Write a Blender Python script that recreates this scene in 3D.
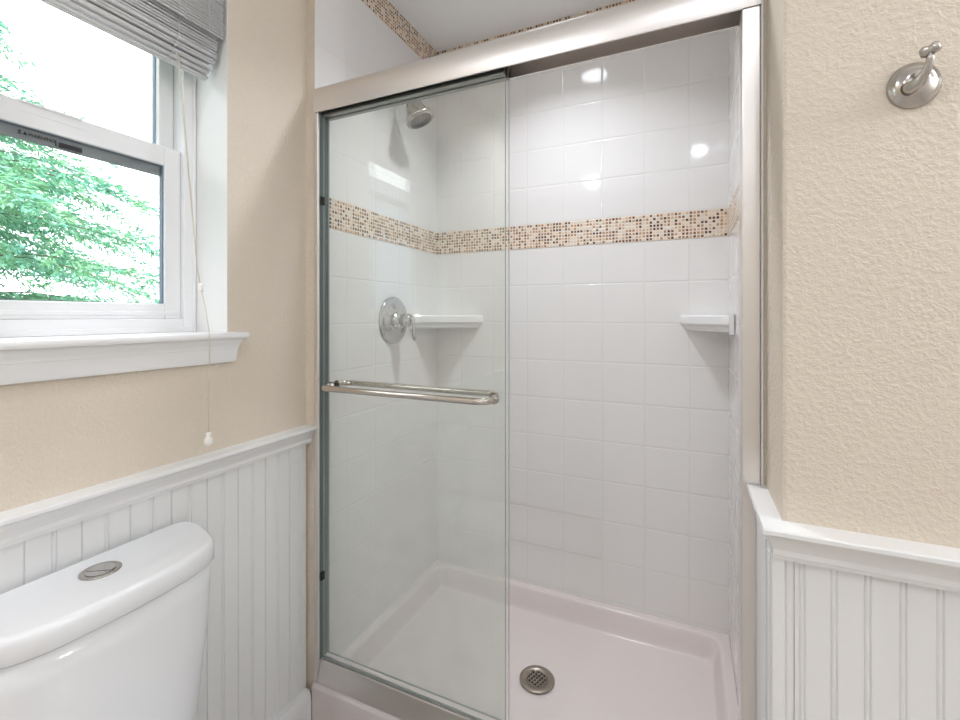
import bpy, bmesh, math, random
from mathutils import Vector, Matrix
import numpy as np

for o in list(bpy.data.objects):
    bpy.data.objects.remove(o)
SC = bpy.context.scene
COL = SC.collection
PI = math.pi

# ------------------------------------------------------------------ camera
TH = math.radians(24.424)
EYE = 1.248
cd = bpy.data.cameras.new('camera')
cam = bpy.data.objects.new('camera', cd)
COL.objects.link(cam)
cam.location = (0, 0, EYE)
cam.rotation_euler = (PI / 2, 0, TH)
cd.sensor_width = 36
cd.lens = 453.04 * 36 / 960
cd.shift_y = -44.6 / 960
cd.clip_start = 0.02
SC.camera = cam

# ------------------------------------------------------------------ world, light, exposure
w = bpy.data.worlds.new('world')
SC.world = w
w.use_nodes = True
bg = w.node_tree.nodes['Background']
bg.inputs[0].default_value = (0.93, 0.97, 1.0, 1)
bg.inputs[1].default_value = 3.6
SC.view_settings.view_transform = 'Standard'
SC.view_settings.look = 'None'
SC.view_settings.gamma = 1
SC.view_settings.use_curve_mapping = False
SC.view_settings.exposure = 0.33
CAN_W = 5.8
CAN_COL = (0.845, 0.89, 0.965)
SHOWER_W = 5.1
FILL_GLOBE = 76.0
SC.cycles.max_bounces = 14
SC.cycles.diffuse_bounces = 6
SC.cycles.glossy_bounces = 6
SC.cycles.transparent_max_bounces = 24
SC.cycles.caustics_reflective = False
SC.cycles.use_denoising = True
SC.cycles.sample_clamp_indirect = 6

# ------------------------------------------------------------------ key measures
XW = -1.060      # window wall
XL, XR = -1.0255, 0.1362   # tiled shower walls
YF = 1.045       # plane of the shower opening
YB = 1.7865      # tiled back wall
YH = 0.877       # wall with the robe hook
XH = 0.1435       # its return
CEIL = 2.438
T = 0.1524
RX, RY = 1.75, -1.65   # unseen right and rear walls

# ------------------------------------------------------------------ material helpers
def mat(name, col=(0.8, 0.8, 0.8), rough=0.5, metal=0.0, spec=0.5, coat=0.0):
    m = bpy.data.materials.new(name)
    m.use_nodes = True
    b = m.node_tree.nodes['Principled BSDF']
    b.inputs['Base Color'].default_value = (*col, 1)
    b.inputs['Roughness'].default_value = rough
    b.inputs['Metallic'].default_value = metal
    b.inputs['Specular IOR Level'].default_value = spec
    b.inputs['Coat Weight'].default_value = coat
    return m

class NT:
    """small node writer"""
    def __init__(s, m):
        s.m = m; s.t = m.node_tree; s.n = s.t.nodes; s.b = s.n.get('Principled BSDF')
        s.out = s.n.get('Material Output')
    def new(s, typ, **kw):
        n = s.n.new(typ)
        for k, v in kw.items(): setattr(n, k, v)
        return n
    def put(s, sock, v):
        if isinstance(v, bpy.types.NodeSocket): s.t.links.new(v, sock)
        elif isinstance(v, (tuple, list)) and len(v) == 3 and sock.type == 'RGBA': sock.default_value = (*v, 1)
        else: sock.default_value = v
    def math(s, op, a, b=0.0, c=None, clamp=False):
        n = s.new('ShaderNodeMath', operation=op, use_clamp=clamp)
        s.put(n.inputs[0], a); s.put(n.inputs[1], b)
        if c is not None: s.put(n.inputs[2], c)
        return n.outputs[0]
    def mix(s, f, a, b):
        n = s.new('ShaderNodeMix', data_type='RGBA')
        s.put(n.inputs[0], f); s.put(n.inputs[6], a); s.put(n.inputs[7], b)
        return n.outputs[2]
    def pos(s):
        g = s.new('ShaderNodeNewGeometry')
        x = s.new('ShaderNodeSeparateXYZ'); s.t.links.new(g.outputs['Position'], x.inputs[0])
        return g.outputs['Position'], x.outputs
    def noise(s, vec, scale, detail=3, rough=0.5):
        n = s.new('ShaderNodeTexNoise')
        s.t.links.new(vec, n.inputs['Vector'])
        n.inputs['Scale'].default_value = scale; n.inputs['Detail'].default_value = detail
        n.inputs['Roughness'].default_value = rough
        return n.outputs['Fac']
    def bump(s, h, dist, strength=1.0):
        n = s.new('ShaderNodeBump')
        s.put(n.inputs['Height'], h); n.inputs['Distance'].default_value = dist
        n.inputs['Strength'].default_value = strength
        s.t.links.new(n.outputs[0], s.b.inputs['Normal'])

def smooth(nt, v, a, b):
    n = nt.new('ShaderNodeMapRange', interpolation_type='SMOOTHSTEP')
    nt.put(n.inputs[0], v); n.inputs[1].default_value = a; n.inputs[2].default_value = b
    return n.outputs[0]

def plaster(name, col):
    m = mat(name, col, 0.55, spec=0.35)
    nt = NT(m); P, _ = nt.pos()
    a = nt.noise(P, 150, 2, 0.55); b = nt.noise(P, 60, 2)
    h = nt.math('ADD', smooth(nt, a, 0.35, 0.7), nt.math('MULTIPLY', b, 0.6))
    nt.bump(h, 0.0013, 0.65)
    c = nt.noise(P, 3.0, 2)
    nt.put(nt.b.inputs['Base Color'], nt.mix(c, tuple(x * 0.97 for x in col), tuple(min(1, x * 1.03) for x in col)))
    return m

def cell(nt, v, pitch):
    q = nt.math('DIVIDE', v, pitch)
    fl = nt.math('FLOOR', q)
    fr = nt.math('SUBTRACT', q, fl)
    d = nt.math('MULTIPLY', nt.math('MINIMUM', fr, nt.math('SUBTRACT', 1.0, fr)), pitch)
    return fl, d

def tile_mat(name, axis, h0):
    m = mat(name, (0.80, 0.79, 0.78), 0.07, spec=0.5)
    nt = NT(m); P, xyz = nt.pos()
    h = nt.math('SUBTRACT', xyz[axis], h0)
    up = nt.math('GREATER_THAN', xyz[2], 1.57)
    v = nt.math('SUBTRACT', xyz[2], nt.math('ADD', 1.5236, nt.math('MULTIPLY', up, 1.6215 - 1.5236)))
    fh, dh = cell(nt, h, T); fv, dv = cell(nt, v, T)
    d = nt.math('MINIMUM', dh, dv)
    g = smooth(nt, d, 0.0009, 0.0018)
    cv = nt.new('ShaderNodeCombineXYZ'); nt.put(cv.inputs[0], fh); nt.put(cv.inputs[1], fv)
    wn = nt.new('ShaderNodeTexWhiteNoise', noise_dimensions='3D'); nt.put(wn.inputs['Vector'], cv.outputs[0])
    tc = nt.mix(wn.outputs['Value'], (0.80, 0.78, 0.765), (0.81, 0.79, 0.775))
    nt.put(nt.b.inputs['Base Color'], nt.mix(g, (0.74, 0.72, 0.695), tc))
    r = nt.math('SUBTRACT', 0.6, nt.math('MULTIPLY', g, 0.53)); nt.put(nt.b.inputs['Roughness'], r)
    wav = nt.noise(P, 9.0, 1)
    hh = nt.math('ADD', smooth(nt, d, 0.0006, 0.005), nt.math('MULTIPLY', wav, 0.55))
    nt.bump(hh, 0.0010, 0.6)
    return m

def mosaic_mat(name, axis, h0, z0):
    p = 0.01219
    m = mat(name, (0.7, 0.6, 0.5), 0.25)
    nt = NT(m); P, xyz = nt.pos()
    fh, dh = cell(nt, nt.math('SUBTRACT', xyz[axis], h0), p)
    fv, dv = cell(nt, nt.math('SUBTRACT', xyz[2], z0), p)
    d = nt.math('MINIMUM', dh, dv)
    g = smooth(nt, d, 0.0015, 0.0025)
    cv = nt.new('ShaderNodeCombineXYZ'); nt.put(cv.inputs[0], fh); nt.put(cv.inputs[1], fv)
    wn = nt.new('ShaderNodeTexWhiteNoise', noise_dimensions='3D'); nt.put(wn.inputs['Vector'], cv.outputs[0])
    cr = nt.new('ShaderNodeValToRGB'); cr.color_ramp.interpolation = 'CONSTANT'
    cols = [(0, (0.78, 0.66, 0.54)), (0.22, (0.64, 0.44, 0.29)), (0.36, (0.40, 0.21, 0.10)), (0.54, (0.20, 0.09, 0.045)),
            (0.70, (0.085, 0.038, 0.02)), (0.84, (0.48, 0.27, 0.13)), (0.93, (0.74, 0.69, 0.62))]
    el = cr.color_ramp.elements
    el[0].position, el[0].color = cols[0][0], (*cols[0][1], 1)
    el[1].position, el[1].color = cols[1][0], (*cols[1][1], 1)
    for q, c in cols[2:]:
        e = el.new(q); e.color = (*c, 1)
    nt.put(cr.inputs[0], wn.outputs['Value'])
    nt.put(nt.b.inputs['Base Color'], nt.mix(g, (0.80, 0.70, 0.60), cr.outputs[0]))
    nt.put(nt.b.inputs['Roughness'], nt.math('SUBTRACT', 0.7, nt.math('MULTIPLY', g, 0.55)))
    nt.bump(smooth(nt, d, 0.001, 0.003), 0.001, 0.8)
    return m

def brushed(name, col, rough):
    m = mat(name, col, rough, metal=1.0)
    m.node_tree.nodes['Principled BSDF'].inputs['Anisotropic'].default_value = 0.3
    return m

def glass_mat(name, tint, film=0.0):
    m = bpy.data.materials.new(name); m.use_nodes = True
    t = m.node_tree; t.nodes.clear(); nt = NT(m)
    out = nt.new('ShaderNodeOutputMaterial')
    tr = nt.new('ShaderNodeBsdfTransparent'); tr.inputs[0].default_value = (*tint, 1)
    gl = nt.new('ShaderNodeBsdfGlossy'); gl.inputs['Roughness'].default_value = 0.0
    lw = nt.new('ShaderNodeLayerWeight'); lw.inputs[0].default_value = 0.5
    fac = nt.math('ADD', 0.035, nt.math('MULTIPLY', nt.math('POWER', lw.outputs['Facing'], 5.0), 0.965))
    mx = nt.new('ShaderNodeMixShader')
    t.links.new(fac, mx.inputs[0]); t.links.new(tr.outputs[0], mx.inputs[1]); t.links.new(gl.outputs[0], mx.inputs[2])
    last = mx.outputs[0]
    if film:
        df = nt.new('ShaderNodeBsdfDiffuse'); df.inputs[0].default_value = (0.80, 0.83, 0.80, 1)
        P, xyz = nt.pos()
        n = nt.noise(P, 14, 4, 0.6)
        low = smooth(nt, xyz[2], 1.25, 0.35)      # dried soap splash is heavier low down
        f = nt.math('MULTIPLY', nt.math('ADD', 0.15, nt.math('MULTIPLY', low, nt.math('ADD', 0.6, n))), film)
        m2 = nt.new('ShaderNodeMixShader')
        nt.put(m2.inputs[0], f); t.links.new(last, m2.inputs[1]); t.links.new(df.outputs[0], m2.inputs[2])
        last = m2.outputs[0]
    t.links.new(last, out.inputs[0])
    return m

def emit(name, col, s):
    m = bpy.data.materials.new(name); m.use_nodes = True
    t = m.node_tree; t.nodes.clear()
    e = t.nodes.new('ShaderNodeEmission'); o = t.nodes.new('ShaderNodeOutputMaterial')
    e.inputs[0].default_value = (*col, 1); e.inputs[1].default_value = s
    t.links.new(e.outputs[0], o.inputs[0]); return m

M = {}
M['beige'] = plaster('beige_plaster', (0.70, 0.615, 0.51))
M['ceil'] = mat('ceiling_paint', (0.92, 0.93, 0.935), 0.7)
M['pale'] = mat('pale_wall_paint', (0.80, 0.78, 0.75), 0.6)
M['white'] = mat('white_trim_paint', (0.80, 0.795, 0.785), 0.35)
M['bead'] = mat('white_beadboard_paint', (0.79, 0.785, 0.775), 0.38)
M['reveal'] = mat('window_reveal_paint', (0.82, 0.81, 0.79), 0.5)
M['vinyl'] = mat('white_vinyl', (0.84, 0.84, 0.845), 0.3)
M['floor'] = mat('floor_vinyl', (0.56, 0.51, 0.46), 0.4)
M['tile_x'] = tile_mat('white_tile_back', 0, -0.5984)
M['tile_y'] = tile_mat('white_tile_left', 1, 1.185)
M['tile_r'] = tile_mat('white_tile_right', 1, 1.70)
M['porcelain'] = mat('porcelain', (0.80, 0.805, 0.815), 0.08, coat=0.3)
M['acrylic'] = mat('shower_pan_acrylic', (0.74, 0.665, 0.64), 0.2)
M['ceramic'] = mat('shelf_ceramic', (0.83, 0.82, 0.81), 0.1)
M['alu'] = brushed('satin_aluminium', (0.80, 0.765, 0.74), 0.36)
M['nickel'] = mat('brushed_nickel', (0.50, 0.47, 0.44), 0.2, metal=1.0)
M['channel'] = mat('shaded_channel_metal', (0.30, 0.31, 0.30), 0.35, metal=1.0)  # hanger rail metal, the header's shade is put into its colour
M['seal'] = mat('grey_jamb_seal', (0.13, 0.16, 0.155), 0.4)
M['steel'] = mat('polished_steel', (0.60, 0.55, 0.50), 0.16, metal=1.0)
M['chrome'] = mat('chrome', (0.58, 0.57, 0.56), 0.10, metal=1.0)
M['drain'] = mat('drain_metal', (0.40, 0.35, 0.30), 0.35, metal=1.0)
M['black'] = mat('black_rubber', (0.015, 0.015, 0.015), 0.6)
M['edge'] = mat('glass_edge', (0.30, 0.36, 0.34), 0.15)
M['glass'] = glass_mat('shower_glass', (0.989, 0.997, 0.988), 0.075)
M['pane'] = glass_mat('window_glass', (0.98, 0.99, 0.99))
M['reed'] = mat('whitewashed_reed', (0.74, 0.735, 0.74), 0.6)
M['cord'] = mat('cream_cord', (0.62, 0.55, 0.45), 0.8)
M['cream'] = mat('cream_plastic', (0.86, 0.84, 0.78), 0.3)
M['grey_vinyl'] = mat('window_spacer', (0.20, 0.25, 0.31), 0.4)
M['strip'] = mat('grey_rail_shade', (0.25, 0.27, 0.285), 0.5)
M['ink'] = mat('black_ink', (0.01, 0.01, 0.012), 0.5)
M['bark'] = mat('bark', (0.16, 0.14, 0.12), 0.9)
M['lawn'] = mat('lawn', (0.12, 0.22, 0.08), 0.9)
M['siding'] = mat('house_siding', (0.27, 0.33, 0.40), 0.7)
M['roof'] = mat('roof_shingle', (0.2, 0.2, 0.22), 0.8)
def leaf_mat(name, a, b):
    m = mat(name, a, 0.6, spec=0.2); nt = NT(m); P, _ = nt.pos()
    n = nt.noise(P, 5.0, 3)
    nt.put(nt.b.inputs['Base Color'], nt.mix(smooth(nt, n, 0.35, 0.65), a, b))
    return m
M['fir'] = leaf_mat('fir_needles', (0.15, 0.39, 0.30), (0.25, 0.50, 0.28))
M['leaf'] = leaf_mat('pale_leaves', (0.35, 0.62, 0.25), (0.42, 0.60, 0.40))

# ------------------------------------------------------------------ mesh helpers
class MB:
    def __init__(s):
        s.v = []; s.f = []; s.mi = []; s.sm = []
    def face(s, idx, mi=0, smooth=False):
        s.f.append(tuple(idx)); s.mi.append(mi); s.sm.append(smooth)
    def box(s, x0, x1, y0, y1, z0, z1, mi=0, mis=None):
        b = len(s.v)
        s.v += [(x, y, z) for z in (z0, z1) for y in (y0, y1) for x in (x0, x1)]
        # order: -z,+z,-y,+y,-x,+x
        fs = [(0, 2, 3, 1), (4, 5, 7, 6), (0, 1, 5, 4), (2, 6, 7, 3), (0, 4, 6, 2), (1, 3, 7, 5)]
        for k, f in enumerate(fs):
            s.face([b + i for i in f], mis[k] if mis else mi)
        return s
    def loft(s, rings, cap0=True, cap1=True, closed=True, mi=0, smooth=True):
        n = len(rings[0]); base = len(s.v)
        for r in rings: s.v += [tuple(p) for p in r]
        for i in range(len(rings) - 1):
            for j in range(n if closed else n - 1):
                k = (j + 1) % n
                s.face((base + i * n + j, base + i * n + k, base + (i + 1) * n + k, base + (i + 1) * n + j), mi, smooth)
        if cap0: s.face([base + j for j in reversed(range(n))], mi)
        if cap1: s.face([base + (len(rings) - 1) * n + j for j in range(n)], mi)
        return s
    def tube(s, pts, r, seg=12, mi=0, caps=True):
        pts = [Vector(p) for p in pts]; rs = r if isinstance(r, (list, tuple)) else [r] * len(pts)
        up = None; rings = []
        for i, p in enumerate(pts):
            t = (pts[min(i + 1, len(pts) - 1)] - pts[max(i - 1, 0)]).normalized()
            if up is None:
                a = Vector((0, 0, 1)) if abs(t.z) < 0.9 else Vector((1, 0, 0))
                up = (a - t * a.dot(t)).normalized()
            else:
                up = (up - t * up.dot(t)).normalized()
            q = t.cross(up)
            rings.append([p + (up * math.cos(2 * PI * k / seg) + q * math.sin(2 * PI * k / seg)) * rs[i] for k in range(seg)])
        return s.loft(rings, caps, caps, True, mi)
    def lathe(s, prof, org, axis, seg=32, mi=0, sx=1.0, sy=1.0, side=None):
        """prof: (radius, along axis)"""
        ax = Vector(axis).normalized(); org = Vector(org)
        if side is None:
            a = Vector((0, 0, 1)) if abs(ax.z) < 0.9 else Vector((1, 0, 0))
        else: a = Vector(side)
        u = (a - ax * a.dot(ax)).normalized(); q = ax.cross(u)
        rings = [[org + ax * h + (u * math.cos(2 * PI * k / seg) * sx + q * math.sin(2 * PI * k / seg) * sy) * r for k in range(seg)] for r, h in prof]
        return s.loft(rings, True, True, True, mi)
    def build(s, name, mats, parent=None, bevel=0.0, seg=2, auto=None):
        me = bpy.data.meshes.new(name)
        me.from_pydata([tuple(v) for v in s.v], [], s.f)
        for m in (mats if isinstance(mats, (list, tuple)) else [mats]): me.materials.append(m)
        me.polygons.foreach_set('material_index', s.mi)
        me.polygons.foreach_set('use_smooth', s.sm)
        bm = bmesh.new(); bm.from_mesh(me)
        bmesh.ops.recalc_face_normals(bm, faces=bm.faces[:])
        if auto is not None:
            for f in bm.faces: f.smooth = True
            for e in bm.edges:
                if len(e.link_faces) == 2 and e.calc_face_angle(0) > auto: e.smooth = False
        bm.to_mesh(me); bm.free()
        o = bpy.data.objects.new(name, me); COL.objects.link(o)
        if bevel:
            md = o.modifiers.new('bevel', 'BEVEL'); md.width = bevel; md.segments = seg; md.limit_method = 'ANGLE'
            md.angle_limit = math.radians(40); md.harden_normals = False
        if parent is not None:
            o.parent = parent
            o.matrix_parent_inverse = parent_inv(parent)
        return o

def parent_inv(p):
    mtx = Matrix.Identity(4)
    chain = []
    q = p
    while q is not None:
        chain.append(q); q = q.parent
    for q in reversed(chain):
        mtx = mtx @ q.matrix_parent_inverse @ Matrix.LocRotScale(q.location, q.rotation_euler, q.scale)
    return mtx.inverted()

def empty(name, loc):
    o = bpy.data.objects.new(name, None); COL.objects.link(o); o.location = loc; o.empty_display_size = 0.05
    return o
def tag(o, label, cat, group=None):
    o['label'] = label; o['category'] = cat
    if group: o['group'] = group
    return o
def struct(o, label=None):
    o['kind'] = 'structure'
    if label: o['label'] = label
    return o
def box_obj(name, m, x0, x1, y0, y1, z0, z1, parent=None, bevel=0.0, mis=None):
    return MB().box(x0, x1, y0, y1, z0, z1, mis=mis).build(name, m, parent, bevel)

# ================================================================== STRUCTURE
WY0, WY1, WZ0, WZ1 = 0.185, 0.782, 1.204, 2.10     # window opening
XO = -1.262                                        # outer face of window wall
struct(box_obj('floor', M['floor'], XO, RX, RY, 1.9, -0.12, 0.0))
struct(box_obj('ceiling', M['ceil'], XO, RX, RY, 1.9, CEIL, CEIL + 0.1))
b = MB()
for (y0, y1, z0, z1) in [(RY, WY0, 0, CEIL), (WY1, YF, 0, CEIL), (WY0, WY1, 0, WZ0), (WY0, WY1, WZ1, CEIL)]:
    # faces looking into the opening are painted white
    mis = [0] * 6
    if y1 == WY0: mis[3] = 1
    if y0 == WY1: mis[2] = 1
    if z0 == WZ1: mis[0] = 1
    if z1 == WZ0: mis[1] = 1
    b.box(XO, XW, y0, y1, z0, z1, mis=mis)
struct(b.build('wall_left', [M['beige'], M['reveal']]))
# slightly rounded plaster corner of the shower opening is part of this wall
struct(box_obj('wall_shower_left', [M['beige'], M['tile_y']], XO, XL, YF, YB, 0, CEIL, mis=[0, 0, 0, 0, 0, 1]))
struct(box_obj('wall_shower_back', [M['beige'], M['tile_x']], XO, 0.32, YB, 1.9, 0, CEIL, mis=[0, 0, 1, 0, 0, 0]))
struct(box_obj('wall_shower_right', [M['beige'], M['tile_r']], XR, 0.32, YF, YB, 0, CEIL, mis=[0, 0, 0, 0, 1, 0]))
struct(box_obj('wall_right', M['beige'], XH, RX, YH, YF, 0, CEIL, bevel=0.006))
struct(box_obj('wall_far_right', M['pale'], RX, RX + 0.1, RY, YF, 0, CEIL))
struct(box_obj('wall_rear', M['pale'], XO, RX, RY - 0.1, RY, 0, CEIL))

# mosaic borders: one band at eye height, one under the ceiling, on three walls
tn = 1
MZ = [(1.5236, 1.6215), (2.3405, CEIL)]
for z0, z1 in MZ:
    for axis, h0, bb, lab in [(1, YB, (XL, XL + 0.0015, YF + 0.003, YB), 'left'), (0, XL, (XL, XR, YB - 0.0015, YB), 'back'), (1, YB, (XR - 0.0015, XR, YF + 0.003, YB), 'right')]:
        o = box_obj('trim_%d' % tn, mosaic_mat('mosaic_%d' % tn, axis, h0, z0), *bb, z0, z1)
        struct(o, 'brown and cream glass mosaic band on %s shower wall' % lab); tn += 1

# ---- chair rail profile (out from wall, height)
RAIL = [(0.0, 0.9135), (0.044, 0.9135), (0.0455, 0.911), (0.0455, 0.905), (0.043, 0.902), (0.034, 0.901), (0.0325, 0.898), (0.031, 0.893),
        (0.028, 0.886), (0.0245, 0.881), (0.0235, 0.876), (0.0225, 0.8745), (0.0225, 0.866), (0.020, 0.862), (0.0195, 0.858), (0.0, 0.858)]
def rail_left(prof, y0, y1): return MB().loft([[(XW + d, y, z) for d, z in prof] for y in (y0, y1)], smooth=False)
def rail_right(prof, x1):
    r = [[(XH - d * 0.72, YF - 0.001, z) for d, z in prof], [(XH - d * 0.72, YH - d, z) for d, z in prof], [(x1, YH - d, z) for d, z in prof]]
    return MB().loft(r, smooth=False)
def auto30(b, *a, **k): return b.build(*a, auto=math.radians(30), **k)
struct(auto30(rail_left(RAIL, RY, YF - 0.001), 'trim_%d' % tn, M['white']), 'white chair rail on window wall'); tn += 1
struct(auto30(rail_right(RAIL, RX), 'trim_%d' % tn, M['white']), 'white chair rail below robe hook'); tn += 1
BASE = [(0.0, 0.118), (0.009, 0.118), (0.011, 0.113), (0.014, 0.108), (0.016, 0.100), (0.017, 0.094), (0.017, 0.0), (0, 0)]
def base_off(off): return [(d + off if d else 0.0, z) for d, z in BASE]
struct(auto30(rail_left(base_off(0.0165), RY, YF - 0.0125), 'baseboard_left', M['white']))
struct(auto30(rail_right(base_off(0.006), RX), 'baseboard_right', M['white']))

# ---- beadboard: one profile swept upwards; grooves are real geometry
def bead_profile(a0, a1, first, pitch, alt):
    """points (along, depth) for the face"""
    pts = [(a0, 0.0)]
    k = 0; a = first
    while a < a1 - 0.012:
        if a > a0 + 0.006:
            if alt and k % 2 == 0:
                pts += [(a - 0.0018, 0), (a - 0.0004, -0.0032), (a + 0.0004, -0.0032), (a + 0.0018, 0)]
            else:
                g = 0.0034
                pts += [(a - g - 0.0014, 0), (a - g, -0.0024), (a - g + 0.0010, -0.0012), (a - 0.0008, 0.0), (a + 0.0008, 0.0),
                        (a + g - 0.0010, -0.0012), (a + g, -0.0024), (a + g + 0.0014, 0)]
        a += pitch; k += 1
    pts.append((a1, 0.0))
    return pts
Z0B, Z1B = 0.112, 0.862
pl = bead_profile(RY + 0.01, YF - 0.011, RY + 0.01 + 0.013, 0.0415, True)
f0 = 0.3903 - math.floor((0.3903 - RY) / 0.083) * 0.083
pl = bead_profile(RY + 0.01, YF - 0.011, f0, 0.0415, True)
ring = [(XW + 0.010 + d, a) for a, d in pl] + [(XW, YF - 0.011), (XW, RY + 0.01)]
struct(MB().loft([[(x, y, z) for x, y in ring] for z in (Z0B, Z1B)], smooth=False).build('trim_%d' % tn, M['bead']), 'white beadboard wainscot under window'); tn += 1
pr = bead_profile(0.161, RX - 0.002, 0.168 + 0.0, 0.0415, False)
pr = bead_profile(0.1585, RX - 0.002, 0.1685, 0.04135, False)
ring = [(a, YH - 0.010 - d) for a, d in pr] + [(RX - 0.002, YH), (0.1585, YH)]
struct(MB().loft([[(x, y, z) for x, y in ring] for z in (Z0B, Z1B)], smooth=False).build('trim_%d' % tn, M['bead']), 'white beadboard wainscot under robe hook'); tn += 1
# corner boards of the return
b = MB()
b.box(XH - 0.017, XH + 0.0015, YH - 0.0165, YF - 0.002, Z0B, Z1B)
b.box(XH + 0.0015, 0.1585, YH - 0.009, YH, Z0B, Z1B)
struct(b.build('trim_%d' % tn, M['bead'], bevel=0.0025), 'white corner board at end of right wainscot'); tn += 1
b = MB()
b.box(XH - 0.0205, XH - 0.017, YH - 0.008, YH + 0.006, Z0B, Z1B).box(XH - 0.0195, XH - 0.017, YH + 0.035, YH + 0.045, Z0B, Z1B)
struct(b.build('trim_%d' % tn, M['bead'], bevel=0.001), 'white bead strips beside shower jamb'); tn += 1

struct(box_obj('trim_%d' % tn, M['white'], XR - 0.0009, XR + 0.0030, 1.0415, YF, 0.142, 1.9375), 'white caulk line beside right shower jamb'); tn += 1
# ---- window sill and apron
b = MB()
nose = [(-1.182, 1.2055), (-1.024, 1.2055), (-1.0205, 1.204), (-1.0185, 1.2005), (-1.0185, 1.195), (-1.0205, 1.191), (-1.024, 1.1895), (-1.06, 1.1895)]
# stool: inside the reveal it is as wide as the opening, outside it has horns
b.loft([[(x, y, z) for x, z in [(-1.06, 1.2055)] + nose[1:]] for y in (0.155, 0.8125)], smooth=False)
b.box(-1.183, -1.06, WY0 + 0.001, WY1 - 0.001, 1.2040, 1.2055)
APR = [(0.0, 1.1895), (0.030, 1.1895), (0.029, 1.183), (0.025, 1.176), (0.0225, 1.170), (0.022, 1.166), (0.0205, 1.165), (0.0195, 1.150), (0.018, 1.143),
       (0.0175, 1.1365), (0.015, 1.131), (0.0, 1.1295)]
b.loft([[(XW + d, 0.172 - d * 0.9 + 0.013, z) for d, z in APR], [(XW + d, 0.781 + d * 0.75, z) for d, z in APR]], smooth=False)
struct(auto30(b, 'trim_%d' % tn, M['white']), 'white window stool and moulded apron'); tn += 1

# ---- window unit
win = empty('window_1', (-1.20, 0.4835, 1.2055)); struct(win, 'white vinyl single hung window above the toilet')
XFW = -1.182
def rect_frame(x0, x1, y0, y1, z0, z1, l, r, bt, tp):
    b = MB()
    b.box(x0, x1, y0, y0 + l, z0, z1).box(x0, x1, y1 - r, y1, z0, z1)
    b.box(x0, x1, y0 + l, y1 - r, z0, z0 + bt).box(x0, x1, y0 + l, y1 - r, z1 - tp, z1)
    return b
b = rect_frame(XO + 0.005, XFW, WY0 + 0.001, WY1 - 0.001, 1.2056, WZ1 - 0.001, 0.031, 0.031, 0.034, 0.032)
b.box(XFW, XFW + 0.003, WY1 - 0.009, WY1 - 0.001, 1.2056, WZ1 - 0.001)   # bead of the frame against the reveal
b.box(XFW, XFW + 0.003, WY0 + 0.001, WY0 + 0.009, 1.2056, WZ1 - 0.001)
b.box(XFW, XFW + 0.004, WY0 + 0.010, WY1 - 0.010, 1.2056, 1.2190)
b.build('window_frame', M['vinyl'], win, bevel=0.0015)
fy0, fy1 = WY0 + 0.0325, WY1 - 0.0325
# lower sash: nearer to the room
ls = rect_frame(-1.216, -1.194, fy0, fy1, 1.2394, 1.673, 0.039, 0.039, 0.038, 0.048).build('lower_sash', M['vinyl'], win, bevel=0.0025)
b = MB().box(-1.198, -1.1925, fy0 + 0.004, fy1 - 0.004, 1.248, 1.258)
b.build('glazing_bead', M['vinyl'], ls, bevel=0.002)
MB().box(-1.2065, -1.2045, fy0 + 0.037, fy1 - 0.037, 1.277, 1.627).build('glass_pane', M['pane'], ls)
b = rect_frame(-1.212, -1.200, fy0 + 0.039, fy1 - 0.039, 1.2785, 1.625, 0.0035, 0.0035, 0.001, 0.001)
b.build('glazing_gasket', M['grey_vinyl'], ls)
MB().box(-1.2155, -1.2085, fy0 + 0.0395, fy1 - 0.0395, 1.6005, 1.6245).build('rail_shade_strip', M['strip'], ls)  # dark strip paints the shade on the upper sash rail behind the glass
yc = 0.487
b = MB()
b.box(-1.1945, -1.1900, yc - 0.052, yc + 0.052, 1.669, 1.6735)
b.box(-1.1945, -1.1932, yc - 0.060, yc + 0.060, 1.652, 1.6535)
b.build('lift_handle', M['vinyl'], ls, bevel=0.001)
us = rect_frame(-1.255, -1.222, fy0, fy1, 1.625, WZ1 - 0.034, 0.036, 0.036, 0.030, 0.03).build('upper_sash', M['vinyl'], win, bevel=0.003)
MB().box(-1.246, -1.244, fy0 + 0.034, fy1 - 0.034, 1.65, WZ1 - 0.06).build('glass_pane', M['pane'], us)
b = rect_frame(-1.249, -1.237, fy0 + 0.035, fy1 - 0.035, 1.656, WZ1 - 0.065, 0.003, 0.003, 0.001, 0.001)
b.build('glazing_gasket', M['grey_vinyl'], us)

# ================================================================== SHOWER PAN
pan = empty('shower_pan', ((XL + XR) / 2, 1.41, 0))
tag(pan, 'white acrylic shower pan with raised curb under sliding glass doors', 'shower pan')
PX0, PX1, PY0, PY1 = XL + 0.0005, XR - 0.0005, 1.033, YB - 0.0005
LIP = 0.141
DR = (-0.442, 1.423)
ix0, ix1, iy0, iy1 = PX0 + 0.026, PX1 - 0.026, 1.135, PY1 - 0.026
def sdf(x, y, r=0.05):
    cx, cy = (ix0 + ix1) / 2, (iy0 + iy1) / 2
    qx = abs(x - cx) - (ix1 - ix0) / 2 + r; qy = abs(y - cy) - (iy1 - iy0) / 2 + r
    return -(math.hypot(max(qx, 0), max(qy, 0)) + min(max(qx, qy), 0) - r)
def sst(t): t = min(1, max(0, t)); return t * t * (3 - 2 * t)
def panz(x, y):
    d = sdf(x, y)
    dd = math.hypot(x - DR[0], y - DR[1])
    fl = 0.0555 + 0.020 * max(0, dd - 0.05) ** 1.0 * 1.0
    if d <= 0: z = LIP + 0.0 * d
    else:
        k = sst(d / 0.03); z = LIP * (1 - k) + fl * k
    # soft rise at the very back lip
    return z
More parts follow.
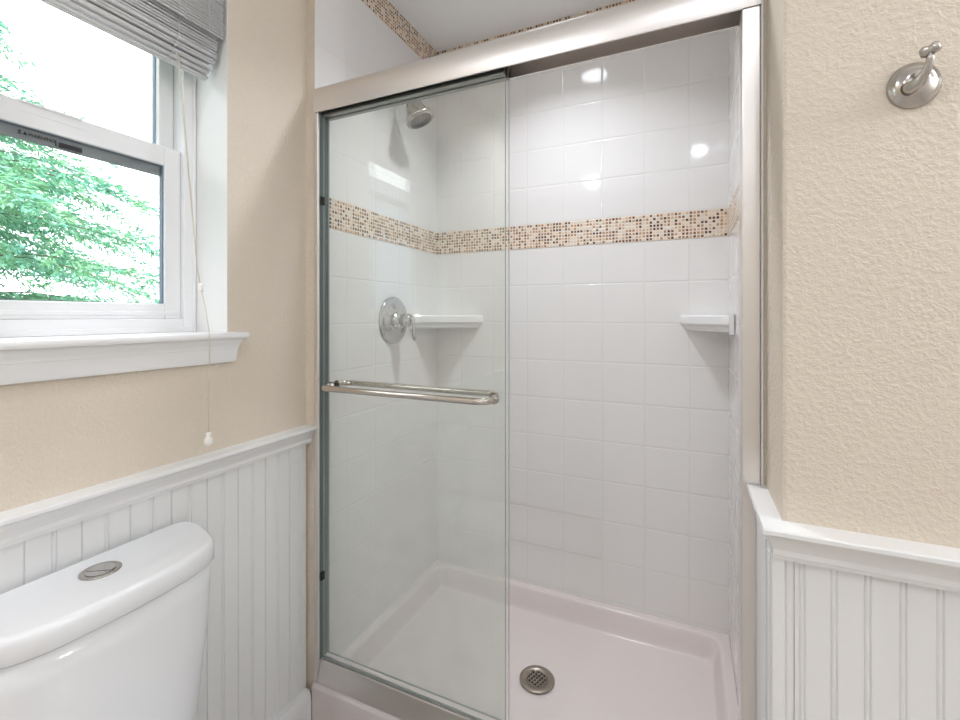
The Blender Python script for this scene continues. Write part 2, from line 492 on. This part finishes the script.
def axis_pts(a0, a1, dense, step=0.02, fine=0.003):
    s = set([a0, a1])
    a = a0
    while a < a1:
        near = min(abs(a - q) for q in dense)
        a += fine if near < 0.04 else step
        if a < a1 - 0.001: s.add(round(a, 5))
    return sorted(s)
xs = axis_pts(PX0, PX1, [ix0 + 0.01, ix1 - 0.01])
r = 0.016
ysv = [(PY0 + r - r * math.cos(t), LIP - r + r * math.sin(t)) for t in [PI / 2 * k / 7 for k in range(8)]]
ys = axis_pts(PY0 + r + 0.001, PY1, [iy0 + 0.01, iy1 - 0.01])
b = MB()
rows = [[(x, PY0, 0.0) for x in xs]]
for y, z in ysv: rows.append([(x, y, z) for x in xs])
for y in ys: rows.append([(x, y, panz(x, y)) for x in xs])
rows.append([(x, PY1, 0.0) for x in xs])
b.loft(rows, False, False, closed=False)
b.build('basin', M['acrylic'], pan)
# drain grate
zd = 0.0615
gr = MB()
def annulus(b, c, r0, r1, z0, z1, seg=48):
    b.lathe([(r0, z0), (r0, z1), (r1 - 0.002, z1), (r1, z1 - 0.0015), (r1, z0)], (c[0], c[1], 0), (0, 0, 1), seg)
annulus(gr, DR, 0.034, 0.0565, zd - 0.004, zd + 0.003)
def bar2(b, c, ang, off, half, w, z0, z1):
    ux, uy = math.cos(ang), math.sin(ang); px, py = -uy, ux
    pts = [(c[0] + ux * s * half + px * (off + t * w / 2), c[1] + uy * s * half + py * (off + t * w / 2)) for s, t in ((-1, -1), (1, -1), (1, 1), (-1, 1))]
    b.loft([[(x, y, z) for x, y in pts] for z in (z0, z1)], smooth=False)
n = 6; sp = 0.0118
for ang in (TH + PI / 4, TH - PI / 4):
    for k in range(n):
        off = (k - (n - 1) / 2) * sp
        hf = math.sqrt(max(0, 0.0355 ** 2 - off ** 2))
        bar2(gr, DR, ang, off, hf, 0.0041, zd - 0.002, zd + 0.0026 + 0.0002 * (ang > TH))
g = gr.build('drain_grate', M['drain'], pan)
MB().lathe([(0.0335, 0.0), (0.0335, 0.001)], (DR[0], DR[1], zd - 0.0046), (0, 0, 1), 32).build('drain_opening', M['black'], g)

# ================================================================== SHOWER DOOR FRAME
fr = empty('shower_door_frame', ((XL + XR) / 2, 1.07, LIP))
tag(fr, 'satin aluminium shower enclosure frame with wide header and bottom track', 'shower frame')
HX0, HX1 = XL + 0.001, XR - 0.001
prof = [(1.0400, 1.8610), (1.0378, 1.875), (1.0370, 1.893), (1.0378, 1.912), (1.0405, 1.928), (1.0450, 1.936), (1.0500, 1.9385), (1.100, 1.9385), (1.1020, 1.936),
        (1.1020, 1.8610), (1.0985, 1.8610), (1.0985, 1.918), (1.0440, 1.918), (1.0440, 1.8610)]
b = MB(); b.loft([[(x, y, z) for y, z in prof] for x in (HX0, HX1)], smooth=False)
auto30(b, 'header_rail', M['alu'], parent=fr)
def jamb(side):
    b = MB()
    if side < 0: x0, x1 = HX0, HX0 + 0.0155
    else: x0, x1 = HX1 - 0.0335, HX1
    b.box(x0, x1, 1.0405, 1.0885 if side < 0 else 1.1015, LIP + 0.0003, 1.8608)
    j = b.build('side_jamb', M['alu'], fr, bevel=0.003, seg=3)
    if side < 0:
        box_obj('jamb_seal', M['seal'], x1 - 0.0002, x1 + 0.0006, 1.0475, 1.088, 0.206, 1.86, j)
        for z in (1.596, 0.457):
            box_obj('bumper', M['black'], x1 - 0.001, x1 + 0.007, 1.050, 1.062, z - 0.012, z + 0.012, j)
    return j
jamb(-1); jamb(1)
tp = [(1.0405, LIP + 0.0003), (1.0405, 0.150), (1.0440, 0.168), (1.0490, 0.186), (1.0520, 0.197), (1.0520, 0.2035), (1.0545, 0.2045), (1.0560, 0.2035), (1.0560, 0.190),
      (1.0690, 0.190), (1.0690, 0.2035), (1.0705, 0.2045), (1.0725, 0.2035), (1.0725, 0.190), (1.0930, 0.185), (1.1010, 0.165), (1.1010, LIP + 0.0003)]
b = MB(); b.loft([[(x, y, z) for y, z in tp] for x in (HX0 + 0.0160, HX1 - 0.0340)], smooth=False)
auto30(b, 'bottom_track', M['alu'], parent=fr)

# ================================================================== SLIDING DOORS
def rounded_bar(y_glass, y_bar, x0, x1, z, r=0.0088):
    """towel bar: straight run with curved ends that turn back to the glass"""
    rad = 0.030; s = 1 if y_bar > y_glass else -1
    pts = [(x0, y_glass, z), (x0, y_bar - s * rad, z)]
    for k in range(1, 8):
        t = PI / 2 * k / 8; pts.append((x0 + rad - rad * math.cos(t), y_bar - s * rad + s * rad * math.sin(t), z))
    pts.append((x0 + rad, y_bar, z)); pts.append((x1 - rad, y_bar, z))
    for k in range(1, 8):
        t = PI / 2 * k / 8; pts.append((x1 - rad + rad * math.sin(t), y_bar - s * rad + s * rad * math.cos(t), z))
    pts += [(x1, y_bar - s * rad, z), (x1, y_glass, z)]
    b = MB().tube(pts, r, 16)
    for x in (x0, x1):
        b.lathe([(0.0125, 0.0), (0.0125, 0.006), (0.010, 0.008), (0.009, 0.012)], (x, y_glass, z), (0, s, 0), 20)
    return b
def door(yc, x0, x1, side, label):
    d = empty('sliding_door', ((x0 + x1) / 2, yc, 0.206))
    tag(d, label, 'shower door', 'sliding shower doors')
    b = MB(); b.box(x0, x1, yc - 0.003, yc + 0.003, 0.2056, 1.872, mis=[1, 1, 0, 0, 1, 1])
    b.build('glass_panel', [M['glass'], M['edge']], d)
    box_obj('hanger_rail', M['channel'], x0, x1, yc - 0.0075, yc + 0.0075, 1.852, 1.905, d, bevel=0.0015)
    yg = yc + side * 0.003
    if side < 0: tb = rounded_bar(yg, yc - 0.051, -0.972, -0.441, 1.036)
    else: tb = rounded_bar(yg, yc + 0.045, -0.978, -0.456, 1.036)
    tb.build('towel_bar', M['steel'], d)
    return d
door(1.0625, -1.0065, -0.4125, -1, 'outer sliding glass shower door with towel bar on the room side')
door(1.0840, -1.0065, -0.4110, 1, 'inner sliding glass shower door with towel bar on the shower side')

# ================================================================== SHOWER FITTINGS
# corner shelves
def shelf(xc, sx, lx, ly, z0, z1, label):
    """triangular ceramic corner shelf; xc corner x, sx = +1 opens towards +x"""
    s = MB()
    def outline(k, bow):
        pts = [(0, 0)]
        N = 14
        for i in range(N + 1):
            t = i / N
            x = lx * k * (1 - t); y = ly * k * t
            nx, ny = ly, lx; L = math.hypot(nx, ny)
            q = bow * math.sin(PI * t)
            pts.append((x + nx / L * q, y + ny / L * q))
        return [(xc + sx * (0.0018 + x), YB - 0.0018 - y) for x, y in pts]
    lay = [(z0, 0.86, 0.0), (z0 + 0.004, 0.90, 0.0), (z0 + 0.016, 0.93, -0.004), (z0 + 0.022, 0.985, 0.004), (z0 + 0.026, 1.0, 0.006), (z1 - 0.006, 1.0, 0.006), (z1 - 0.001, 0.985, 0.004), (z1, 0.95, 0.0)]
    s.loft([[(x, y, z) for x, y in outline(k, bo)] for z, k, bo in lay], smooth=False)
    ex = xc + sx * 0.002
    s.box(min(ex, ex + sx * 0.013), max(ex, ex + sx * 0.013), YB - ly - 0.003, YB - ly + 0.022, z0 - 0.005, z1 + 0.002)
    o = tag(auto30(s, 'corner_shelf', M['ceramic']), label, 'shower shelf', 'ceramic corner shelves')
    return o
shelf(XR, -1, 0.152, 0.215, 1.194, 1.250, 'white ceramic corner shelf in the open right side of shower')
shelf(XL, 1, 0.228, 0.228, 1.194, 1.250, 'white ceramic corner shelf behind the glass by the valve')

# shower head on its arm
sh = empty('showerhead', (XL, 1.44, 2.09)); tag(sh, 'brushed nickel shower head on tiled left wall high behind glass', 'shower head')
A0 = Vector((XL, 1.44, 2.088))
pts = [A0, A0 + Vector((0.02, 0, 0.002)), A0 + Vector((0.042, 0, -0.004)), A0 + Vector((0.066, 0, -0.012)), A0 + Vector((0.084, 0, -0.026))]
MB().tube(pts, 0.0085, 14).lathe([(0.028, 0.0), (0.028, 0.004), (0.024, 0.010), (0.012, 0.014)], A0, (1, 0, 0), 24).build('shower_arm', M['nickel'], sh)
ax = Vector((0.42, 0.10, -0.90)).normalized(); hp = A0 + Vector((0.083, 0, -0.024)); K = 1.2
MB().lathe([(r_ * K, h_ * 1.12) for r_, h_ in [(0.013, -0.004), (0.015, 0.0), (0.015, 0.010), (0.012, 0.013), (0.020, 0.019), (0.027, 0.032), (0.031, 0.050), (0.036, 0.064), (0.0440, 0.073), (0.0462, 0.080), (0.045, 0.085), (0.041, 0.086)]], hp, ax, 36).build('spray_bell', M['nickel'], sh)
b = MB(); fc = hp + ax * 0.0965
b.lathe([(0.0505, 0.0), (0.049, 0.0012), (0.004, 0.0022)], fc, ax, 32)
u = ax.orthogonal().normalized(); q = ax.cross(u)
for rr, n in ((0.008, 6), (0.016, 11), (0.024, 16), (0.032, 21), (0.040, 26)):
    for k in range(n):
        t = 2 * PI * k / n; p = fc + (u * math.cos(t) + q * math.sin(t)) * rr
        b.lathe([(0.0027, 0.001), (0.0022, 0.0040)], p, ax, 6, mi=1)
b.build('spray_face', [M['nickel'], M['black']], sh)

# valve
vv = empty('shower_valve', (XL, 1.449, 1.229)); tag(vv, 'round chrome shower valve with lever handle behind the glass door', 'shower valve')
O = Vector((XL + 0.0004, 1.449, 1.229))
MB().lathe([(0.0905, 0.0), (0.0905, 0.004), (0.086, 0.008), (0.074, 0.010), (0.070, 0.009), (0.066, 0.012), (0.050, 0.015), (0.047, 0.018), (0.040, 0.018)], O, (1, 0, 0), 48).build('escutcheon', M['chrome'], vv)
MB().lathe([(0.034, 0.012), (0.030, 0.026), (0.022, 0.030), (0.022, 0.050), (0.026, 0.054), (0.026, 0.072), (0.021, 0.082), (0.010, 0.086)], O, (1, 0, 0), 32).build('valve_hub', M['chrome'], vv)
LV = O + Vector((0.078, -0.004, 0.006))
MB().tube([LV + Vector((-0.006, 0, 0.0)), LV + Vector((0.008, 0, 0.004)), LV + Vector((0.016, -0.001, -0.004)), LV + Vector((0.019, -0.002, -0.022)), LV + Vector((0.021, -0.003, -0.052)), LV + Vector((0.022, -0.003, -0.072)), LV + Vector((0.022, -0.003, -0.082))],
          [0.0095, 0.0095, 0.008, 0.0055, 0.0075, 0.0085, 0.004], 14).build('lever', M['chrome'], vv)

# ================================================================== ROBE HOOK
hk = empty('robe_hook', (0.307, YH, 1.588)); tag(hk, 'brushed nickel robe hook on textured beige wall', 'hook')
O = Vector((0.307, YH - 0.0002, 1.588))
MB().lathe([(0.0340, 0.0), (0.0340, 0.002), (0.0315, 0.0055), (0.0280, 0.0070), (0.0272, 0.0085), (0.0245, 0.0105), (0.0190, 0.0120), (0.0180, 0.0135), (0.012, 0.0150), (0.004, 0.0155)], O, (0, -1, 0), 48, sx=1.0, sy=0.93).build('back_plate', M['nickel'], hk)
pts = [(0.2965, 0.8655, 1.5800), (0.2985, 0.860, 1.5800), (0.3040, 0.849, 1.5825), (0.3080, 0.839, 1.5920), (0.3102, 0.834, 1.6050), (0.3100, 0.833, 1.6150)]
MB().tube(pts, [0.0100, 0.0092, 0.0076, 0.0056, 0.0046, 0.0046], 18).build('hook_arm', M['nickel'], hk)
MB().lathe([(0.002, -0.0115), (0.0058, -0.0105), (0.0080, -0.0065), (0.0076, -0.0035), (0.0058, -0.0005), (0.0058, 0.0005), (0.0074, 0.0035), (0.0076, 0.0065), (0.0058, 0.0100), (0.002, 0.0112)],
           (0.3100, 0.833, 1.6180), (0.80, -0.58, 0.16), 24).build('hook_knob', M['nickel'], hk)

# ================================================================== TOILET
to = empty('toilet', (-0.80, 0.46, 0)); tag(to, 'white porcelain dual flush toilet below the window', 'toilet')
YT = 0.46
def sym(half):
    """half outline from back centre to front centre (x, dy>=0) -> closed loop"""
    return [(x, YT + dy) for x, dy in half] + [(x, YT - dy) for x, dy in reversed(half) if dy > 1e-6]
def smooth_half(pts, n=5):
    # Catmull-Rom over the half outline, mirrored at both ends
    P = [(pts[1][0], -pts[1][1])] + pts + [(pts[-2][0], -pts[-2][1])]
    out = []
    for i in range(1, len(P) - 2):
        p0, p1, p2, p3 = [Vector((*P[i + k], 0)) for k in (-1, 0, 1, 2)]
        for k in range(n):
            t = k / n
            v = 0.5 * ((2 * p1) + (-p0 + p2) * t + (2 * p0 - 5 * p1 + 4 * p2 - p3) * t * t + (-p0 + 3 * p1 - 3 * p2 + p3) * t ** 3)
            out.append((v.x, max(0.0, v.y)))
    out.append(pts[-1])
    return out
LID = smooth_half([(-1.039, 0), (-1.039, 0.08), (-1.0385, 0.160), (-1.032, 0.187), (-1.016, 0.200), (-0.990, 0.201), (-0.962, 0.195), (-0.925, 0.183), (-0.895, 0.170),
                   (-0.876, 0.155), (-0.862, 0.125), (-0.853, 0.080), (-0.849, 0.0)])
def inset(half, d, cx=-0.95):
    out = []
    for i, (x, y) in enumerate(half):
        a = half[max(i - 1, 0)]; c = half[min(i + 1, len(half) - 1)]
        tx, ty = c[0] - a[0], c[1] - a[1]
        if i == 0: nx, ny = -1, 0
        elif i == len(half) - 1: nx, ny = 1, 0
        else:
            L = math.hypot(tx, ty) or 1; nx, ny = -ty / L, tx / L
            nx, ny = (nx, ny)
            if nx * (x - cx) + ny * (y - 0) < 0: nx, ny = -nx, -ny
        out.append((x - nx * d, max(0.0, y - ny * d)))
    out[0] = (out[0][0], 0.0); out[-1] = (out[-1][0], 0.0)
    return out
def rings(half_fn): return [[(x, y, z) for x, y in sym(h)] for h, z in half_fn]
b = MB()
b.loft(rings([(inset(LID, 0.010), 0.747), (inset(LID, 0.003), 0.7478), (inset(LID, 0.0), 0.751), (LID, 0.774), (inset(LID, 0.0010), 0.780), (inset(LID, 0.0030), 0.7845), (inset(LID, 0.0065), 0.7870), (inset(LID, 0.0120), 0.788)]))
lid = b.build('tank_lid', M['porcelain'], to)
def tank(k, dx):
    return [(max(x, -1.034) if x < -1.02 else x - dx * (x + 1.039) / 0.19, y * k) for x, y in inset(LID, 0.006)]
b = MB(); b.loft(rings([(tank(0.76, 0.03), 0.405), (tank(0.80, 0.024), 0.41), (tank(0.88, 0.016), 0.45), (tank(0.972, 0.005), 0.62), (tank(0.995, 0.001), 0.70), (tank(1.005, 0.0), 0.7455)]))
b.build('tank', M['porcelain'], to)
bc = (-0.959, YT, 0.788)
btn = MB().lathe([(0.0305, 0.0), (0.0305, 0.0018), (0.0285, 0.0030), (0.0235, 0.0030), (0.023, 0.0022)], bc, (0, 0, 1), 48).build('flush_button', M['nickel'], lid)
b = MB()
for s, off in ((1, 0.0), (-1, 0.0)):
    pass
def half_disc(b, r, sgn, split, z0, z1):
    # split line runs along y
    a0 = math.acos(split / r)
    N = 24
    pts = []
    if sgn > 0:
        for k in range(N + 1):
            t = -a0 + 2 * a0 * k / N; pts.append((r * math.cos(t), r * math.sin(t)))
    else:
        for k in range(N + 1):
            t = a0 + (2 * PI - 2 * a0) * k / N; pts.append((r * math.cos(t), r * math.sin(t)))
    ca, sa = math.cos(-1.0), math.sin(-1.0)
    b.loft([[(bc[0] + x * ca - y * sa, bc[1] + x * sa + y * ca, z) for x, y in pts] for z in (z0, z1)], smooth=False)
half_disc(b, 0.0215, 1, 0.0060, 0.7895, 0.7914); half_disc(b, 0.0215, -1, 0.0048, 0.7895, 0.7922)
b.build('button_halves', M['chrome'], lid, bevel=0.0006)
# bowl, seat and pedestal (below the picture's edge)
def egg(x0, x1, hw, n=40):
    out = []
    for k in range(n):
        t = 2 * PI * k / n; c, s = math.cos(t), math.sin(t)
        x = (x0 + x1) / 2 + (x1 - x0) / 2 * c; out.append((x, YT + hw * s * (1 - 0.18 * c)))
    return out
b = MB()
b.loft([[(x, y, z) for x, y in egg(x0, x1, hw)] for z, x0, x1, hw in [(0.0, -0.98, -0.52, 0.115), (0.03, -0.98, -0.53, 0.11), (0.15, -0.98, -0.54, 0.105), (0.26, -1.0, -0.45, 0.14), (0.34, -1.02, -0.375, 0.175), (0.385, -1.03, -0.36, 0.182), (0.395, -1.025, -0.37, 0.175)]])
b.build('bowl', M['porcelain'], to)
b = MB(); b.loft([[(x, y, z) for x, y in egg(x0, x1, hw)] for z, x0, x1, hw in [(0.396, -0.845, -0.36, 0.182), (0.398, -0.845, -0.352, 0.186), (0.430, -0.845, -0.352, 0.186), (0.440, -0.84, -0.362, 0.178)]])
b.build('seat_cover', M['porcelain'], to)

# ================================================================== WOVEN SHADE
sd = empty('woven_shade', (-1.09, 0.48, 2.09)); tag(sd, 'raised whitewashed woven reed shade at the top of window', 'window shade')
SY0, SY1 = 0.193, 0.775
random.seed(4)
b = MB()
def reed(b, x, z, r, y0, y1, mi=0):
    j = random.uniform(-0.0015, 0.0015)
    b.tube([(x, y0 + j, z), (x, y1 + j, z)], r, 6)
z = 2.098
while z > 1.943:
    reed(b, -1.066 + random.uniform(-0.0006, 0.0006), z, 0.0030, SY0, SY1); z -= 0.0072
b.build('valance', M['reed'], sd)
# folded stack hanging behind the valance: loops of reeds
b = MB()
z = 2.09; x = -1.082; k = 0
fold = []
for lay in range(5):
    zb = 1.902 - 0.011 * lay
    xo = -1.080 - 0.0105 * lay
    zz = zb
    while zz < 2.07:
        fold.append((xo + random.uniform(-0.0022, 0.0022), zz, SY0 + 0.006, SY1 - 0.005 - random.uniform(0, 0.003))); zz += random.choice((0.0064, 0.0074, 0.0074, 0.0088))
    # rounded bottom of each fold
    for t in (0.3, 0.7):
        fold.append((xo - 0.010 * t, zb - 0.003 * math.sin(PI * t), SY0 + 0.007, SY1 - 0.006))
for (x, zz, y0, y1) in fold: reed(b, x, zz, random.uniform(0.0022, 0.0034), y0, y1)
b.build('folded_stack', M['reed'], sd)
for y in (0.285, 0.30, 0.663, 0.678, 0.735):
    MB().tube([(-1.0618, y, 2.098), (-1.0618, y, 1.938)], 0.0008, 5).build('stitch_thread', M['reed'], sd)
for y in (0.30, 0.672):
    MB().tube([(-1.0755, y, 1.99), (-1.0755, y, 1.90), (-1.118, y, 1.850)], 0.0009, 5).build('stitch_thread', M['reed'], sd)
box_obj('head_board', M['white'], -1.13, -1.07, SY0, SY1, 2.078, 2.0985, sd)
# pull cord
cpts = [(-1.078, 0.667, 1.86), (-1.0765, 0.674, 1.80), (-1.073, 0.690, 1.60), (-1.066, 0.708, 1.36), (-1.060, 0.7135, 1.315)]
cpts2 = [(-1.060, 0.7135, 1.315), (-1.040, 0.712, 1.26), (-1.0165, 0.704, 1.208), (-1.0135, 0.703, 1.196), (-1.0135, 0.701, 1.05), (-1.0135, 0.700, 0.975)]
b = MB(); b.tube(cpts, 0.0008, 6); b.tube([(x, y + 0.004 * (1 - i / 4), z) for i, (x, y, z) in enumerate(cpts)], 0.0008, 6); b.tube(cpts2, 0.0010, 6)
cd_ = b.build('pull_cord', M['cord'], sd)
MB().lathe([(0.004, -0.010), (0.0062, -0.008), (0.0068, 0.0), (0.0062, 0.008), (0.004, 0.010)], cpts[-1], (0, 0, 1), 16).build('cord_joiner', M['cream'], cd_)
MB().lathe([(0.002, 0.014), (0.0065, 0.012), (0.0065, 0.009), (0.0045, 0.006), (0.0075, 0.001), (0.0092, -0.006), (0.0080, -0.013), (0.004, -0.017)], (-1.0135, 0.700, 0.962), (0, 0, 1), 20).build('cord_knob', M['cream'], cd_)

# warning print on the lower glass, seen from the room
def text(body, size, loc, name, m, parent):
    cu = bpy.data.curves.new(name, 'FONT'); cu.body = body; cu.size = size; cu.extrude = 0.0001; cu.align_x = 'LEFT'; cu.offset = 0.00022
    tmp = bpy.data.objects.new(name, cu); COL.objects.link(tmp)
    dg = bpy.context.evaluated_depsgraph_get()
    me = bpy.data.meshes.new_from_object(tmp.evaluated_get(dg)); bpy.data.objects.remove(tmp)
    R = Matrix(((0, 0, 1), (1, 0, 0), (0, 1, 0)))      # text x -> +y, text y -> +z, faces +x
    verts = [R @ v.co + Vector(loc) for v in me.vertices]; fs = [tuple(p.vertices) for p in me.polygons]
    bb = MB(); bb.v = [tuple(v) for v in verts]
    for f in fs: bb.face(f)
    return bb
XG = -1.2042
bb = text('WARNING', 0.0088, (XG, 0.4535, 1.6095), 'warning_print', M['ink'], ls)
def tri(b, y, z, s): b.loft([[(xx, y, z), (xx, y + s, z), (xx, y + s / 2, z + s * 0.95)] for xx in (XG - 0.0001, XG + 0.0001)], smooth=False)
tri(bb, 0.4455, 1.6095, 0.0075)
bb.lathe([(0.0022, -0.0001), (0.0022, 0.0001)], (XG, 0.441, 1.615), (1, 0, 0), 12)
bb.box(XG - 0.0001, XG + 0.0001, 0.4378, 0.4442, 1.6095, 1.6118)
bb.box(XG - 0.0001, XG + 0.0001, 0.4965, 0.4990, 1.6035, 1.6155).box(XG - 0.0001, XG + 0.0001, 0.503, 0.5435, 1.6035, 1.6135)
wl = bb.build('warning_print', M['ink'], ls)

# ================================================================== CEILING LIGHTS
def can(x, y, watt, label, R=0.042, spread=172):
    t = empty('recessed_light', (x, y, CEIL)); tag(t, label, 'ceiling light', 'recessed ceiling lights')
    b = MB(); b.lathe([(R + 0.001, -0.0005), (R + 0.023, -0.0005), (R + 0.023, -0.004), (R + 0.013, -0.008), (R + 0.003, -0.008), (R + 0.001, -0.003)], (x, y, CEIL), (0, 0, 1), 40)
    b.build('trim_ring', M['white'], t)
    MB().lathe([(R, -0.001), (R, -0.0035)], (x, y, CEIL), (0, 0, 1), 32).build('lens', emit('lamp_glow', CAN_COL, 14.0), t)
    ld = bpy.data.lights.new('lamp', 'AREA'); ld.shape = 'DISK'; ld.size = R * 1.9; ld.energy = watt; ld.color = CAN_COL; ld.spread = math.radians(spread)
    lo = bpy.data.objects.new('lamp', ld); COL.objects.link(lo); lo.parent = t; lo.location = (0, 0, -0.010)
can(-0.41, 1.30, SHOWER_W, 'round recessed ceiling light inside the shower', 0.064, 120)
can(-0.744, -0.47, CAN_W * 1.15, 'round recessed ceiling light in front of the toilet')
can(0.09, -0.03, CAN_W * 0.35, 'round recessed ceiling light in front of the shower door')
can(1.20, -0.80, CAN_W * 0.6, 'added unseen round ceiling light by the far right wall')  # added lamp out of view, lifts the room's brightness
can(0.40, -1.35, CAN_W * 0.6, 'added unseen round ceiling light in the rear of the room')  # second added lamp out of view, brightens from the rear

# added fill light on the unseen far right wall, brightens the left wall
vl = empty('fill_light', (RX, 0.59, 2.02)); tag(vl, 'added twin globe fill light bar on the unseen far right wall', 'fill light')
MB().box(RX - 0.03, RX - 0.0005, 0.41, 0.77, 1.985, 2.055).build('fill_bar', M['nickel'], vl, bevel=0.006)
for y in (0.49, 0.69):
    MB().lathe([(0.03, 0.03), (0.022, 0.06), (0.03, 0.075)], (RX, y, 2.02), (-1, 0, 0), 20).build('fill_holder', M['nickel'], vl)
    MB().lathe([(0.065 * math.sin(PI * k / 16) + 1e-4, 0.135 - 0.065 * math.cos(PI * k / 16)) for k in range(17)], (RX, y, 2.02), (-1, 0, 0), 24).build('globe', emit('fill_globe_glow', CAN_COL, FILL_GLOBE), vl)

# ================================================================== OUTDOORS
struct(box_obj('ground', M['lawn'], -40, XO - 0.01, -30, 40, -0.9, -0.6))
rnd = random.Random(11)
def fir(name, x, y, h, spread, n_whorl, m, label, seed, zmin=0.0, leaf=0.045, dens=1.0):
    R = random.Random(seed)
    t = empty(name, (x, y, -0.6)); tag(t, label, 'tree', 'trees outside the window')
    wood = MB().tube([(x, y, -0.6), (x + 0.02, y, h * 0.4), (x, y + 0.02, h)], [0.13, 0.08, 0.01], 10); V = []; F = []
    for k in range(n_whorl):
        z = zmin + (h - zmin) * (k + R.random()) / n_whorl
        L = spread * (1 - (z / h) ** 1.3) * R.uniform(0.75, 1.1) + 0.15
        a = R.uniform(0, 2 * PI)
        dirv = Vector((math.cos(a), math.sin(a), 0)); side = Vector((-dirv.y, dirv.x, 0))
        pts = []
        for i in range(7):
            s = i / 6; pts.append(Vector((x, y, z)) + dirv * L * s + Vector((0, 0, 0.25 * L * s - 0.42 * L * s * s)) + side * R.uniform(-0.03, 0.03) * L)
        wood.tube(pts, [0.007 * (1 - i / 7.5) for i in range(7)], 4, caps=False)
        nt_ = int(L / 0.055 * dens)
        for j in range(nt_):
            s = 0.12 + 0.88 * (j + R.random()) / nt_
            fi = s * 6; i0 = min(5, int(fi)); p = pts[i0].lerp(pts[i0 + 1], fi - i0)
            sg = R.choice((-1, 1)); tl = (0.10 + 0.38 * L * (1 - s)) * R.uniform(0.6, 1.1)
            td = (dirv * R.uniform(0.5, 1.0) + side * sg * R.uniform(0.5, 1.0) + Vector((0, 0, R.uniform(-0.45, 0.05)))).normalized()
            nl = max(3, int(tl / 0.018))
            for q in range(nl):
                c = p + td * tl * q / nl + Vector((R.uniform(-1, 1), R.uniform(-1, 1), R.uniform(-1, 1))) * 0.012
                ld = (td + Vector((R.uniform(-1, 1), R.uniform(-1, 1), R.uniform(-0.9, 0.5))) * 0.8).normalized()
                wv = ld.cross(Vector((R.uniform(-1, 1), R.uniform(-1, 1), R.uniform(-1, 1)))).normalized() * leaf * 0.14
                ll = ld * leaf * R.uniform(0.7, 1.2)
                b0 = len(V); V += [c, c + ll * 0.5 + wv, c + ll, c + ll * 0.5 - wv]; F.append((b0, b0 + 1, b0 + 2, b0 + 3))
    wood.build('trunk', M['bark'], t)
    me = bpy.data.meshes.new('foliage'); me.from_pydata([tuple(v) for v in V], [], F); me.materials.append(m)
    o = bpy.data.objects.new('foliage', me); COL.objects.link(o); o.parent = t; o.matrix_parent_inverse = parent_inv(t)
    return len(F)
n1 = fir('fir_tree', -4.6, 1.1, 3.75, 2.6, 175, M['fir'], 'teal green fir tree filling the lower window pane', 3, zmin=0.5, leaf=0.055, dens=1.5)
n2 = fir('leafy_tree', -9.6, 1.5, 9.5, 2.6, 80, M['leaf'], 'pale sunlit tree behind the fir in upper window pane', 8, zmin=2.5, leaf=0.06, dens=0.35)
print('LEAVES', n1, n2)
# neighbouring house beyond the side yard, seen only as a reflection in the shower glass
hs = empty('neighbour_house', (-8.0, -7.4, -0.6)); tag(hs, 'pale blue neighbouring house reflected in the shower glass', 'house')
MB().box(-11, -5.2, -12, -2.9, -0.6, 3.4).build('house_wall', M['siding'], hs)
MB().loft([[(-11.3, y, 3.4), (-4.9, y, 3.4), (-8.1, y, 5.2)] for y in (-12.4, -2.6)], smooth=False).build('house_roof', M['roof'], hs)
